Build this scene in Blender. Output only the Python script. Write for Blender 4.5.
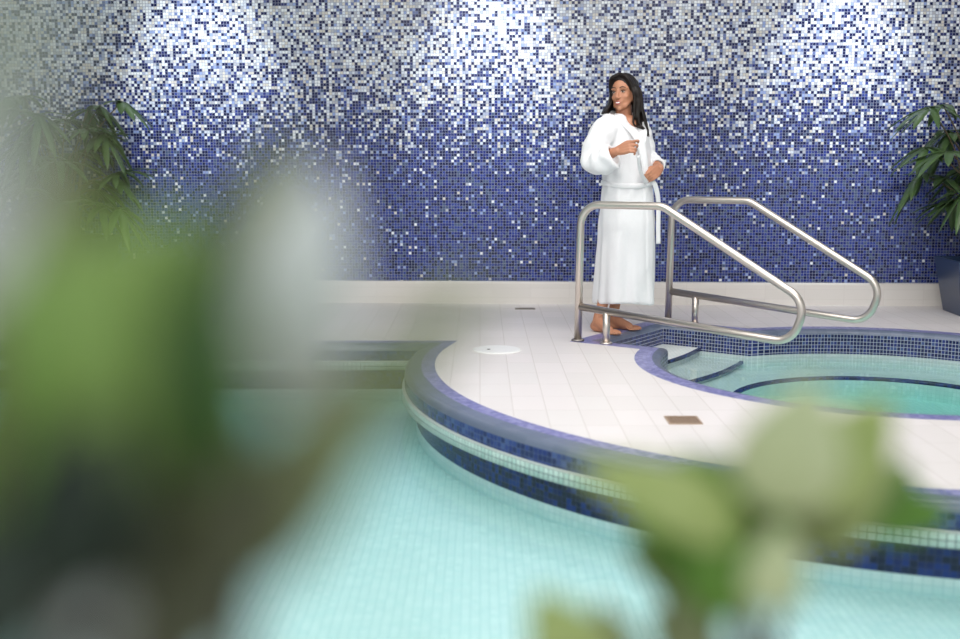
import bpy, bmesh, math, random
from mathutils import Vector, Matrix, noise
from mathutils.geometry import delaunay_2d_cdt
PI = math.pi
S = bpy.context.scene
COL = S.collection
for o in list(bpy.data.objects): bpy.data.objects.remove(o)

# ------------------------------------------------------------------ camera
F_PX, HZ = 1150.0, 155.0
CAM_H = 1.144
PITCH = math.atan((319.5 - HZ) / F_PX)
cam_d = bpy.data.cameras.new('camera')
cam = bpy.data.objects.new('camera', cam_d); COL.objects.link(cam)
cam.location = (0, 0, CAM_H)
cam.rotation_euler = (PI/2 - PITCH, 0, 0)
cam_d.sensor_width = 36.0
cam_d.lens = F_PX / 960 * 36
cam_d.clip_start = 0.02
cam_d.dof.use_dof = True
cam_d.dof.focus_distance = 7.4
cam_d.dof.aperture_fstop = 43.1 / 28.0
S.camera = cam

# ------------------------------------------------------------------ world, lights, exposure
w = bpy.data.worlds.new('world'); S.world = w; w.use_nodes = True
bg = w.node_tree.nodes['Background']
bg.inputs[0].default_value = (0.92, 0.97, 1.0, 1); bg.inputs[1].default_value = 1.0
S.view_settings.view_transform = 'Standard'; S.view_settings.look = 'None'
S.view_settings.gamma = 1; S.view_settings.use_curve_mapping = False
S.view_settings.exposure = 0.0

def area(name, loc, target, size, power, color=(1, 1, 1)):
    l = bpy.data.lights.new(name, 'AREA'); l.shape = 'RECTANGLE'
    l.size, l.size_y = size; l.energy = power; l.color = color
    o = bpy.data.objects.new(name, l); COL.objects.link(o)
    o.location = loc
    o.rotation_euler = (Vector(target) - Vector(loc)).to_track_quat('-Z', 'Y').to_euler()
    return o
def spot(name, loc, target, power, angle, blend, color=(1, 1, 1), r=0.06):
    l = bpy.data.lights.new(name, 'SPOT'); l.energy = power; l.spot_size = math.radians(angle)
    l.spot_blend = blend; l.color = color; l.shadow_soft_size = r
    o = bpy.data.objects.new(name, l); COL.objects.link(o)
    o.location = loc
    o.rotation_euler = (Vector(target) - Vector(loc)).to_track_quat('-Z', 'Y').to_euler()
    return o
def wall_y(x): return 8.907 - 0.045 * x
# unseen soft area lamps at ceiling height over deck and pool
area('overhead_fill_light', (1.6, 5.6, 3.5), (1.6, 5.6, 0), (4.5, 2.5), 106, (1.0, 0.965, 0.95))
area('overhead_fill_light', (-2.2, 4.2, 3.5), (-2.2, 4.2, 0), (3.5, 2.5), 75, (1.0, 0.98, 0.96))
area('overhead_fill_light', (0.2, 1.4, 3.5), (0.7, 5.0, 0.8), (4.5, 1.6), 145, (1.0, 0.98, 0.96))  # added front fill, turned toward the woman to brighten her robe
# wall washing downlights
for i, (x, z, e) in enumerate(((-2.13, 1.83, 290), (0.10, 1.86, 300), (2.72, 1.80, 300))):
    spot('wall_wash_light', (x, wall_y(x) - 1.25, 3.4), (x, wall_y(x), z - 0.16), e, 42, 1.0, (0.86, 0.93, 1.0))

# ------------------------------------------------------------------ helpers
def mat(name, color=(0.8, 0.8, 0.8), rough=0.5, metal=0.0, spec=0.5, **k):
    m = bpy.data.materials.new(name); m.use_nodes = True
    b = m.node_tree.nodes['Principled BSDF']
    b.inputs['Base Color'].default_value = (*color, 1)
    b.inputs['Roughness'].default_value = rough
    b.inputs['Metallic'].default_value = metal
    b.inputs['Specular IOR Level'].default_value = spec
    for a, v in k.items(): b.inputs[a.replace('_', ' ')].default_value = v
    return m
class NT:
    def __init__(s, m): s.t = m.node_tree; s.b = s.t.nodes['Principled BSDF']
    def n(s, typ, **k):
        nd = s.t.nodes.new(typ)
        for a, v in k.items(): setattr(nd, a, v)
        return nd
    def l(s, a, b): s.t.links.new(a, b)
    def math(s, op, a, b=None, c=None):
        nd = s.n('ShaderNodeMath', operation=op)
        for i, v in enumerate((a, b, c)):
            if v is None: continue
            if isinstance(v, (int, float)): nd.inputs[i].default_value = v
            else: s.l(v, nd.inputs[i])
        return nd.outputs[0]
    def vmath(s, op, a, b=None):
        nd = s.n('ShaderNodeVectorMath', operation=op)
        s.l(a, nd.inputs[0])
        if b is not None:
            if isinstance(b, tuple): nd.inputs[1].default_value = b
            else: s.l(b, nd.inputs[1])
        return nd.outputs[0]
    def mix(s, f, a, b):
        nd = s.n('ShaderNodeMix', data_type='RGBA')
        for i, v in ((0, f), (6, a), (7, b)):
            if isinstance(v, (int, float)): nd.inputs[i].default_value = v
            elif isinstance(v, tuple): nd.inputs[i].default_value = (*v, 1)
            else: s.l(v, nd.inputs[i])
        return nd.outputs[2]
    def ramp(s, f, stops, const=True):
        nd = s.n('ShaderNodeValToRGB'); cr = nd.color_ramp
        if const: cr.interpolation = 'CONSTANT'
        while len(cr.elements) < len(stops): cr.elements.new(0.5)
        for e, (p, c) in zip(cr.elements, stops):
            e.position = p; e.color = (*c, 1)
        s.l(f, nd.inputs[0]); return nd.outputs[0]
def tile_nodes(nt, px, py, grout):
    uv = nt.n('ShaderNodeUVMap').outputs[0]
    sc = nt.vmath('MULTIPLY', uv, (1/px, 1/py, 0))
    cell = nt.vmath('FLOOR', sc)
    fr = nt.vmath('FRACTION', sc)
    sep = nt.n('ShaderNodeSeparateXYZ'); nt.l(fr, sep.inputs[0])
    ax = nt.math('ABSOLUTE', nt.math('SUBTRACT', sep.outputs[0], 0.5))
    ay = nt.math('ABSOLUTE', nt.math('SUBTRACT', sep.outputs[1], 0.5))
    gx = nt.math('GREATER_THAN', ax, 0.5 - grout / px / 2)
    gy = nt.math('GREATER_THAN', ay, 0.5 - grout / py / 2)
    g = nt.math('MAXIMUM', gx, gy)
    wn = nt.n('ShaderNodeTexWhiteNoise', noise_dimensions='2D'); nt.l(cell, wn.inputs['Vector'])
    return uv, cell, g, wn
def mosaic(name, pitch, stops, grout_col, rough=0.18, grout=0.003, py=None, spec=0.5):
    m = mat(name, rough=rough, spec=spec); nt = NT(m)
    uv, cell, g, wn = tile_nodes(nt, pitch, py or pitch, grout)
    c = nt.ramp(wn.outputs['Value'], stops)
    nt.l(nt.mix(g, c, grout_col), nt.b.inputs['Base Color'])
    nt.l(nt.math('MULTIPLY_ADD', g, 0.5, rough), nt.b.inputs['Roughness'])
    return m

NAVY = (0.006, 0.009, 0.060); ROYAL = (0.012, 0.021, 0.17); MID = (0.028, 0.050, 0.25); SLATE = (0.06, 0.09, 0.17)
LIGHTB = (0.26, 0.34, 0.60); ICE = (0.62, 0.70, 0.84); WHITE = (0.82, 0.83, 0.84); CREAM = (0.68, 0.64, 0.58)

def wall_mosaic():
    m = mat('wall_mosaic', rough=0.22, spec=0.28); nt = NT(m)
    uv, cell, g, wn = tile_nodes(nt, 0.0222, 0.0222, 0.003)
    uvc = nt.vmath('MULTIPLY', cell, (0.0222, 0.0222, 0))      # one value per tile
    sep = nt.n('ShaderNodeSeparateXYZ'); nt.l(uvc, sep.inputs[0])
    z = sep.outputs[1]
    # share of pale tiles grows with the height on the wall
    pr = nt.n('ShaderNodeFloatCurve'); cu = pr.mapping.curves[0]
    pts = [(0, .008), (.12, .014), (.25, .022), (.38, .05), (.46, .12), (.53, .24), (.60, .38), (.70, .53), (.85, .63), (1, .68)]
    while len(cu.points) < len(pts): cu.points.new(0.5, 0.5)
    for p, (a, b) in zip(cu.points, pts): p.location = (a, b)
    pr.mapping.update()
    zz = nt.math('DIVIDE', z, 2.6)
    # patchy drift of the blend
    nz = nt.n('ShaderNodeTexNoise'); nz.inputs['Scale'].default_value = 2.2; nz.inputs['Detail'].default_value = 2
    nt.l(uvc, nz.inputs['Vector'])
    zz2 = nt.math('ADD', zz, nt.math('MULTIPLY', nt.math('SUBTRACT', nz.outputs[0], 0.5), 0.12))
    nt.l(zz2, pr.inputs['Value'])
    pale = nt.math('LESS_THAN', wn.outputs['Value'], pr.outputs[0])
    wn2 = nt.n('ShaderNodeTexWhiteNoise', noise_dimensions='2D')
    nt.l(nt.vmath('ADD', cell, (31.5, 77.1, 0)), wn2.inputs['Vector'])
    palec = nt.ramp(wn2.outputs['Value'], [(0, (0.76, 0.78, 0.80)), (.34, (0.60, 0.64, 0.72)), (.58, (0.60, 0.56, 0.50)), (.80, (0.42, 0.43, 0.47))])
    darkA = nt.ramp(wn2.outputs['Value'], [(0, NAVY), (.28, ROYAL), (.52, MID), (.72, (0.035, 0.05, 0.2)), (.86, SLATE), (.975, LIGHTB)])
    darkB = nt.ramp(wn2.outputs['Value'], [(0, NAVY), (.50, (0.022, 0.03, 0.13)), (.66, LIGHTB), (.78, (0.12, 0.16, 0.34)), (.90, (0.34, 0.38, 0.5))])
    mr = nt.n('ShaderNodeMapRange'); mr.inputs[1].default_value = 0.36; mr.inputs[2].default_value = 0.72
    nt.l(zz2, mr.inputs[0])
    wn3 = nt.n('ShaderNodeTexWhiteNoise', noise_dimensions='2D')
    nt.l(nt.vmath('ADD', cell, (131.5, 7.1, 0)), wn3.inputs['Vector'])
    sel = nt.math('LESS_THAN', wn3.outputs['Value'], mr.outputs[0])
    dark = nt.mix(sel, darkA, darkB)
    c = nt.mix(pale, dark, palec)
    nt.l(nt.mix(g, c, (0.22, 0.24, 0.33)), nt.b.inputs['Base Color'])
    nt.l(nt.math('MULTIPLY_ADD', g, 0.45, 0.25), nt.b.inputs['Roughness'])
    return m

def deck_mat():
    m = mat('deck_tile', rough=0.42); nt = NT(m)
    uv, cell, g, wn = tile_nodes(nt, 0.150, 0.300, 0.004)
    c = nt.ramp(wn.outputs['Value'], [(0, (0.74, 0.70, 0.69)), (.5, (0.77, 0.725, 0.72)), (.8, (0.75, 0.715, 0.705))])
    nz = nt.n('ShaderNodeTexNoise'); nz.inputs['Scale'].default_value = 3; nt.l(uv, nz.inputs['Vector'])
    c = nt.mix(nt.math('MULTIPLY', nz.outputs[0], 0.12), c, (0.7, 0.64, 0.6))
    nt.l(nt.mix(g, c, (0.60, 0.555, 0.53)), nt.b.inputs['Base Color'])
    return m

M = {}
M['wall'] = wall_mosaic()
M['deck'] = deck_mat()
M['plaster'] = mat('plaster', (0.8, 0.78, 0.76), 0.7)
M['skirt'] = mosaic('skirting_tile', 0.300, [(0, (0.70, 0.66, 0.62)), (.5, (0.72, 0.68, 0.64))], (0.655, 0.61, 0.575), 0.4, 0.003, py=0.075)
M['coping'] = mosaic('coping_mosaic', 0.022, [(0, (0.15, 0.15, 0.39)), (.35, (0.20, 0.20, 0.46)), (.6, (0.27, 0.27, 0.52)), (.85, (0.09, 0.10, 0.32))], (0.33, 0.33, 0.47), 0.3, 0.002)
M['nose'] = mosaic('nosing_tile', 0.075, [(0, (0.12, 0.15, 0.22)), (.5, (0.14, 0.17, 0.245))], (0.16, 0.185, 0.25), 0.3, 0.002)
M['face'] = mosaic('blue_face_mosaic', 0.025, [(0, (0.010, 0.016, 0.10)), (.3, (0.016, 0.028, 0.17)), (.6, (0.028, 0.048, 0.22)), (.88, (0.06, 0.09, 0.26))], (0.06, 0.08, 0.18), 0.2, 0.0025)
M['spa_wall'] = mosaic('tub_wall_mosaic', 0.0235, [(0, (0.008, 0.012, 0.07)), (.35, (0.012, 0.018, 0.10)), (.65, (0.022, 0.034, 0.17)), (.9, (0.05, 0.08, 0.22))], (0.36, 0.38, 0.46), 0.2, 0.0035)
M['dark_wall'] = mosaic('waterline_mosaic', 0.025, [(0, (0.004, 0.008, 0.04)), (.4, (0.006, 0.015, 0.11)), (.75, (0.010, 0.03, 0.19))], (0.02, 0.03, 0.08), 0.15, 0.002)
M['strip'] = mosaic('pale_strip_mosaic', 0.026, [(0, (0.60, 0.72, 0.66)), (.5, (0.66, 0.77, 0.71)), (.8, (0.54, 0.69, 0.63))], (0.07, 0.11, 0.12), 0.2, 0.003)
M['lip'] = mat('gutter_lip', (0.45, 0.52, 0.49), 0.4)
M['basin'] = mosaic('basin_tile', 0.032, [(0, (0.78, 0.84, 0.82)), (.5, (0.82, 0.87, 0.85)), (.8, (0.74, 0.82, 0.80))], (0.62, 0.72, 0.71), 0.4, 0.004)
M['basin_small'] = mosaic('tub_basin_tile', 0.025, [(0, (0.76, 0.80, 0.78)), (.5, (0.82, 0.85, 0.83)), (.8, (0.72, 0.78, 0.76))], (0.66, 0.72, 0.70), 0.4, 0.003)
M['steel'] = mat('brushed_steel', (0.70, 0.63, 0.57), 0.32, 1.0)
M['steel_dark'] = mat('dull_steel', (0.32, 0.29, 0.26), 0.45, 1.0)
M['bronze'] = mat('bronze_grate', (0.42, 0.30, 0.21), 0.45, 0.4)
M['lid'] = mat('white_plastic', (0.86, 0.86, 0.85), 0.35)
M['slot'] = mat('dark_slot', (0.05, 0.045, 0.04), 0.6)
M['rust'] = mat('brown_pan', (0.16, 0.10, 0.065), 0.6)
M['pot'] = mat('navy_glaze', (0.025, 0.045, 0.10), 0.3)
M['pot_dark'] = mat('charcoal_glaze', (0.02, 0.03, 0.035), 0.4)
M['soil'] = mat('soil', (0.05, 0.035, 0.025), 0.9)
M['terracotta'] = mat('pot_clay', (0.35, 0.33, 0.3), 0.6)
def noise_mat(name, c1, c2, scale, rough, bump=0.0, bscale=200, spec=0.5, **k):
    m = mat(name, c1, rough, 0, spec, **k); nt = NT(m)
    tc = nt.n('ShaderNodeTexCoord').outputs['Object']
    nz = nt.n('ShaderNodeTexNoise'); nz.inputs['Scale'].default_value = scale; nt.l(tc, nz.inputs['Vector'])
    nt.l(nt.mix(nz.outputs[0], c1, c2), nt.b.inputs['Base Color'])
    if bump:
        n2 = nt.n('ShaderNodeTexNoise'); n2.inputs['Scale'].default_value = bscale; nt.l(tc, n2.inputs['Vector'])
        bp = nt.n('ShaderNodeBump'); bp.inputs['Strength'].default_value = bump; bp.inputs['Distance'].default_value = 0.004
        nt.l(n2.outputs[0], bp.inputs['Height']); nt.l(bp.outputs[0], nt.b.inputs['Normal'])
    return m
M['skin'] = noise_mat('skin', (0.46, 0.195, 0.11), (0.56, 0.26, 0.15), 14, 0.45)
M['robe'] = noise_mat('white_terry', (0.91, 0.905, 0.915), (0.87, 0.865, 0.88), 30, 0.9, 0.5, 160, 0.2)
M['hair'] = noise_mat('dark_hair', (0.004, 0.0028, 0.0028), (0.016, 0.009, 0.006), 40, 0.48, spec=0.3)
M['lip_red'] = mat('lips', (0.42, 0.10, 0.09), 0.4)
M['teeth'] = mat('teeth', (0.9, 0.88, 0.84), 0.3)
M['brow'] = mat('brow', (0.03, 0.018, 0.014), 0.7)
M['eye_white'] = mat('eye_white', (0.5, 0.44, 0.40), 0.3)
M['iris'] = mat('iris', (0.02, 0.012, 0.01), 0.2)
M['nail'] = mat('nail', (0.62, 0.34, 0.28), 0.3)
M['palm_leaf'] = noise_mat('palm_leaf', (0.035, 0.085, 0.03), (0.11, 0.18, 0.06), 9, 0.28)
M['palm_stem'] = mat('palm_stem', (0.10, 0.075, 0.04), 0.7)
def leaf_mat(name, a, b, tr=0.25, rough=0.35):
    m = noise_mat(name, a, b, 25, rough)
    return m
M['leaf_mid'] = leaf_mat('leaf_mid_green', (0.18, 0.33, 0.05), (0.32, 0.45, 0.13))
M['leaf_dark'] = leaf_mat('leaf_dark_green', (0.02, 0.075, 0.004), (0.04, 0.11, 0.008))
M['leaf_deep'] = leaf_mat('leaf_deep_green', (0.006, 0.016, 0.008), (0.012, 0.028, 0.012), rough=0.6)
M['leaf_vivid'] = leaf_mat('leaf_vivid_green', (0.055, 0.17, 0.006), (0.13, 0.28, 0.02))
M['leaf_olive'] = leaf_mat('leaf_olive', (0.14, 0.18, 0.06), (0.22, 0.25, 0.11))
M['leaf_pale'] = leaf_mat('leaf_pale_green', (0.28, 0.38, 0.08), (0.48, 0.56, 0.22))
M['leaf_umber'] = leaf_mat('leaf_dark_olive', (0.045, 0.055, 0.02), (0.08, 0.08, 0.035))
M['leaf_cream'] = leaf_mat('leaf_cream_green', (0.46, 0.54, 0.26), (0.62, 0.68, 0.40))
M['leaf_sheen_pale'] = leaf_mat('leaf_sheen_pale', (0.72, 0.76, 0.74), (0.80, 0.84, 0.80))  # near-white leaves, the sheen of glossy foliage put into their colour
M['leaf_grey'] = leaf_mat('leaf_grey_green', (0.26, 0.31, 0.24), (0.34, 0.38, 0.31))
M['stem_brown'] = mat('woody_stem', (0.10, 0.075, 0.045), 0.7)

def water_mat(name, absorb, density, bump_scale, bump):
    m = bpy.data.materials.new(name); m.use_nodes = True
    t = m.node_tree; t.nodes.clear()
    N = t.nodes.new; L = t.links.new
    out = N('ShaderNodeOutputMaterial'); mx = N('ShaderNodeMixShader')
    fr = N('ShaderNodeFresnel'); fr.inputs[0].default_value = 1.33
    tr = N('ShaderNodeBsdfTransparent'); gl = N('ShaderNodeBsdfGlossy'); gl.inputs['Roughness'].default_value = 0.04
    tc = N('ShaderNodeTexCoord'); nz = N('ShaderNodeTexNoise'); nz.inputs['Scale'].default_value = bump_scale
    nz.inputs['Detail'].default_value = 3
    bp = N('ShaderNodeBump'); bp.inputs['Strength'].default_value = bump; bp.inputs['Distance'].default_value = 0.02
    L(tc.outputs['Object'], nz.inputs['Vector']); L(nz.outputs[0], bp.inputs['Height'])
    L(bp.outputs[0], gl.inputs['Normal']); L(bp.outputs[0], fr.inputs['Normal'])
    # only the air side of the upper surface mirrors
    ge = N('ShaderNodeNewGeometry'); sp = N('ShaderNodeSeparateXYZ'); L(ge.outputs['True Normal'], sp.inputs[0])
    gt = N('ShaderNodeMath'); gt.operation = 'GREATER_THAN'; gt.inputs[1].default_value = 0.5; L(sp.outputs[2], gt.inputs[0])
    sb = N('ShaderNodeMath'); sb.operation = 'SUBTRACT'; sb.inputs[0].default_value = 1.0; L(ge.outputs['Backfacing'], sb.inputs[1])
    m1 = N('ShaderNodeMath'); m1.operation = 'MULTIPLY'; L(gt.outputs[0], m1.inputs[0]); L(sb.outputs[0], m1.inputs[1])
    m2 = N('ShaderNodeMath'); m2.operation = 'MULTIPLY'; L(m1.outputs[0], m2.inputs[0]); L(fr.outputs[0], m2.inputs[1])
    L(m2.outputs[0], mx.inputs[0]); L(tr.outputs[0], mx.inputs[1]); L(gl.outputs[0], mx.inputs[2])
    L(mx.outputs[0], out.inputs['Surface'])
    va = N('ShaderNodeVolumeAbsorption'); va.inputs['Color'].default_value = (*absorb, 1); va.inputs['Density'].default_value = density
    L(va.outputs[0], out.inputs['Volume'])
    return m
M['pool_water'] = water_mat('pool_water', (0.52, 0.90, 0.90), 3.0, 9.0, 0.16)
M['tub_water'] = water_mat('tub_water', (0.40, 0.92, 0.86), 1.3, 3.0, 0.08)

def link(name, me, m, parent=None, smooth=False):
    o = bpy.data.objects.new(name, me); COL.objects.link(o)
    for mm in (m if isinstance(m, list) else [m]): me.materials.append(mm)
    if parent is not None: o.parent = parent
    if smooth:
        for p in me.polygons: p.use_smooth = True
    return o
def obj(name, bm, m, parent=None, smooth=False):
    me = bpy.data.meshes.new(name); bm.to_mesh(me); bm.free()
    return link(name, me, m, parent, smooth)
def tag(o, label=None, cat=None, group=None, kind=None):
    if label: o['label'] = label
    if cat: o['category'] = cat
    if group: o['group'] = group
    if kind: o['kind'] = kind
    return o
def empty(name, loc, rz=0):
    o = bpy.data.objects.new(name, None); COL.objects.link(o)
    o.location = loc; o.rotation_euler = (0, 0, rz); o.empty_display_size = 0.1
    return o
def setuv(me, f):
    uv = me.uv_layers.new(name='UVMap')
    for p in me.polygons:
        for li in p.loop_indices:
            uv.data[li].uv = f(me.vertices[me.loops[li].vertex_index].co, p)
def autouv(co, p):
    n = p.normal
    if abs(n.z) > 0.7: return (co.x, co.y)
    if abs(n.y) > 0.7: return (co.x, co.z)
    if abs(n.x) > 0.7: return (co.y, co.z)
    t = Vector((-n.y, n.x, 0)).normalized()
    return (co.dot(t), co.z)
def box(bm, c, s, rz=0):
    r = bmesh.ops.create_cube(bm, size=1)
    bmesh.ops.transform(bm, matrix=Matrix.Translation(c) @ Matrix.Rotation(rz, 4, 'Z') @ Matrix.Diagonal((*s, 1)), verts=r['verts'])
    return r['verts']
def tube(bm, pts, rad, seg=14, caps=True):
    pts = [Vector(p) for p in pts]; n = len(pts)
    rads = rad if isinstance(rad, (list, tuple)) else [rad] * n
    rings = []; up = None
    for i, p in enumerate(pts):
        t = (pts[min(i+1, n-1)] - pts[max(i-1, 0)]).normalized()
        if up is None:
            up = t.orthogonal().normalized()
        up = (up - t * up.dot(t)).normalized(); sd = t.cross(up)
        rings.append([bm.verts.new(p + (up * math.cos(a) + sd * math.sin(a)) * rads[i]) for a in [2*PI*k/seg for k in range(seg)]])
    for a, b in zip(rings, rings[1:]):
        for k in range(seg): bm.faces.new((a[k], a[(k+1) % seg], b[(k+1) % seg], b[k]))
    if caps:
        bm.faces.new(rings[0][::-1]); bm.faces.new(rings[-1])
def smooth_path(pts, sub=8):
    pts = [Vector(p) for p in pts]; out = []
    for i in range(len(pts) - 1):
        p0 = pts[max(i-1, 0)]; p1 = pts[i]; p2 = pts[i+1]; p3 = pts[min(i+2, len(pts)-1)]
        for k in range(sub):
            t = k / sub
            out.append(0.5 * ((2*p1) + (p2-p0)*t + (2*p0-5*p1+4*p2-p3)*t*t + (-p0+3*p1-3*p2+p3)*t**3))
    out.append(pts[-1]); return out
def fillet(pts, rads, seg=8):
    """polyline with rounded corners; rads per inner vertex"""
    pts = [Vector(p) for p in pts]; out = [pts[0]]
    for i in range(1, len(pts) - 1):
        a = (pts[i-1] - pts[i]).normalized(); b = (pts[i+1] - pts[i]).normalized()
        th = a.angle(b); r = rads[i-1]
        d = min(r / math.tan(th/2), (pts[i-1]-pts[i]).length*0.49, (pts[i+1]-pts[i]).length*0.49); r = d * math.tan(th/2)
        c = pts[i] + (a+b).normalized() * (r / math.sin(th/2))
        s, e = pts[i] + a*d - c, pts[i] + b*d - c
        for k in range(seg + 1):
            om = s.angle(e); t = k/seg
            out.append(c + (s*math.sin((1-t)*om) + e*math.sin(t*om))/math.sin(om))
    out.append(pts[-1]); return out

# ------------------------------------------------------------------ plan of the place
# rail frame: origin at the near rail post, U down the steps, V across the steps
UA = math.radians(-35)
U = Vector((math.cos(UA), math.sin(UA))); V = Vector((-U.y, U.x))
PF = Vector((0.608, 7.062))
SEP = 1.064
def sv(s, v): return PF + U*s + V*v
SPA_C = Vector((2.259, 6.273)); SPA_R = 1.392
ISL_C = Vector((2.316, 6.326)); ISL_R = 2.565
EDGE_Y = 7.071
POOL_Z = -0.262; SPA_Z = -0.148
X0, X1 = -6.5, 6.5
# pool edge path, water on the right hand side when walking from left to right
path = [Vector((X0, EDGE_Y))]
jx = ISL_C.x - math.sqrt(ISL_R**2 - (EDGE_Y - ISL_C.y)**2)
for k in range(12): path.append(Vector((X0 + (jx - X0) * (k+1) / 12, EDGE_Y)))
a0 = math.atan2(EDGE_Y - ISL_C.y, jx - ISL_C.x)
NA = 110
aend = math.radians(-30) + 2*PI
for k in range(5, NA + 1):          # the first chord is long so the inner corner mitres cleanly
    a = a0 + (aend - a0) * k / NA
    path.append(ISL_C + Vector((math.cos(a), math.sin(a))) * ISL_R)
path.append(Vector((X1, path[-1].y)))
# tub edge path (closed), counter-clockwise
cs = Vector(((SPA_C - PF).dot(U), (SPA_C - PF).dot(V)))
NS0, NV0, NV1 = -0.03, -0.05, SEP + 0.04
def circ_s(v, R): return cs.x - math.sqrt(R*R - (v - cs.y)**2)
b0 = math.atan2(NV0 - cs.y, circ_s(NV0, SPA_R) - cs.x) % (2*PI)
b1 = math.atan2(NV1 - cs.y, circ_s(NV1, SPA_R) - cs.x) % (2*PI)
tub = [(NS0, NV0)]
NT_ = 100
for k in range(NT_ + 1):
    a = b0 + ((b1 + 2*PI - b0) % (2*PI)) * k / NT_
    tub.append((cs.x + SPA_R*math.cos(a), cs.y + SPA_R*math.sin(a)))
tub.append((NS0, NV1))
tub = [sv(*p) for p in tub]

def offset_path(p, d, closed=False, side=-1):
    """side -1: to the right of walking direction, +1: to the left"""
    n = len(p); out = []
    for i in range(n):
        if closed: a, b, c = p[(i-1) % n], p[i], p[(i+1) % n]
        else: a, b, c = p[max(i-1, 0)], p[i], p[min(i+1, n-1)]
        d1 = (b - a).normalized() if (b-a).length > 1e-9 else (c-b).normalized()
        d2 = (c - b).normalized() if (c-b).length > 1e-9 else d1
        n1 = Vector((-d1.y, d1.x)) * side; n2 = Vector((-d2.y, d2.x)) * side
        m = (n1 + n2).normalized()
        out.append(b + m * (d / max(0.35, m.dot(n1))))
    return out
def sweep(name, p, prof, m, closed=False, side=-1, parent=None, smooth=True):
    bm = bmesh.new(); uvl = bm.loops.layers.uv.new('UVMap')
    rows = []
    for (d, z) in prof:
        rows.append([bm.verts.new((q.x, q.y, z)) for q in offset_path(p, d, closed, side)])
    L = [0]; n = len(p)
    for i in range(1, n + (1 if closed else 0)): L.append(L[-1] + (p[i % n] - p[i-1]).length)
    T = [0]
    for a, b in zip(prof, prof[1:]): T.append(T[-1] + math.hypot(b[0]-a[0], b[1]-a[1]))
    for j in range(len(prof) - 1):
        for i in range(n if closed else n - 1):
            k = (i+1) % n
            vs = (rows[j][i], rows[j][k], rows[j+1][k], rows[j+1][i])
            uvs = ((L[i], -T[j]), (L[i+1], -T[j]), (L[i+1], -T[j+1]), (L[i], -T[j+1]))
            f = bm.faces.new(vs if side > 0 else vs[::-1])
            for lp, uv in zip(f.loops, uvs if side > 0 else uvs[::-1]): lp[uvl].uv = uv
    if side < 0:
        pass
    return obj(name, bm, m, parent, smooth)
def poly_mesh(name, outer, holes, z, m, thick=0.0, kind=None):
    vs = []; es = []
    def ring(r):
        b = len(vs)
        for q in r: vs.append(Vector((q[0], q[1])))
        for i in range(len(r)): es.append((b+i, b+(i+1) % len(r)))
    ring(outer)
    for h in holes: ring(h)
    ov, oe, of, *_ = delaunay_2d_cdt(vs, es, [], 1, 1e-6)
    def inside(pt, r):
        c = False; n = len(r)
        for i in range(n):
            a, b = r[i], r[(i+1) % n]
            if (a[1] > pt[1]) != (b[1] > pt[1]) and pt[0] < (b[0]-a[0])*(pt[1]-a[1])/(b[1]-a[1])+a[0]: c = not c
        return c
    faces = []
    for f in of:
        c = sum((ov[i] for i in f), Vector((0, 0))) / len(f)
        if inside(c, outer) and not any(inside(c, h) for h in holes):
            a, b, d = (ov[i] for i in f[:3])
            if (b-a).cross(d-a) < 0: f = f[::-1]
            faces.append(f)
    me = bpy.data.meshes.new(name)
    me.from_pydata([(v.x, v.y, z) for v in ov], [], faces)
    if thick:
        bm = bmesh.new(); bm.from_mesh(me)
        ex = bmesh.ops.extrude_face_region(bm, geom=bm.faces[:])
        bmesh.ops.translate(bm, verts=[g for g in ex['geom'] if isinstance(g, bmesh.types.BMVert)], vec=(0, 0, -thick))
        bmesh.ops.recalc_face_normals(bm, faces=bm.faces)
        bm.to_mesh(me); bm.free()
    me.update()
    setuv(me, autouv)
    return link(name, me, m)

# ------------------------------------------------------------------ structure
outer = list(path) + [Vector((X1, wall_y(X1))), Vector((X0, wall_y(X0)))]
tag(poly_mesh('floor', outer, [tub], 0.0, M['deck'], 0.05), kind='structure')
near = [Vector((X0, -1.6)), Vector((X1, -1.6)), Vector((X1, 1.9)), Vector((X0, 1.9))]
tag(poly_mesh('floor_near', near, [], 0.0, M['deck'], 0.9), kind='structure')
# pool rim: coping, nosing, face, pale gutter strip, recessed blue wall
def st(o): return tag(o, kind='structure')
st(sweep('pool_coping', path, [(0, 0), (0.075, 0.0)], M['coping']))
st(sweep('pool_nosing', path, [(0.075, 0.0), (0.125, -0.001), (0.140, -0.002), (0.153, -0.010), (0.163, -0.024), (0.166, -0.036)], M['nose']))
st(sweep('pool_face_tile', path, [(0.166, -0.036), (0.166, -0.097)], M['face']))
st(sweep('gutter_lip', path, [(0.166, -0.097), (0.176, -0.098), (0.180, -0.103)], M['lip']))
st(sweep('gutter_strip', path, [(0.180, -0.103), (0.181, -0.155), (0.105, -0.158)], M['strip']))
st(sweep('waterline_tile', path, [(0.105, -0.158), (0.105, -0.285)], M['dark_wall']))
st(sweep('pool_wall', path, [(0.105, -0.285), (0.105, -0.36)], M['basin']))
PB = -0.355
bot = [Vector((X0, 1.9)), Vector((X1, 1.9)), Vector((X1, 7.2)), Vector((X0, 7.2))]
st(poly_mesh('pool_floor', bot, [], PB, M['basin'], 0.05))
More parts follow.
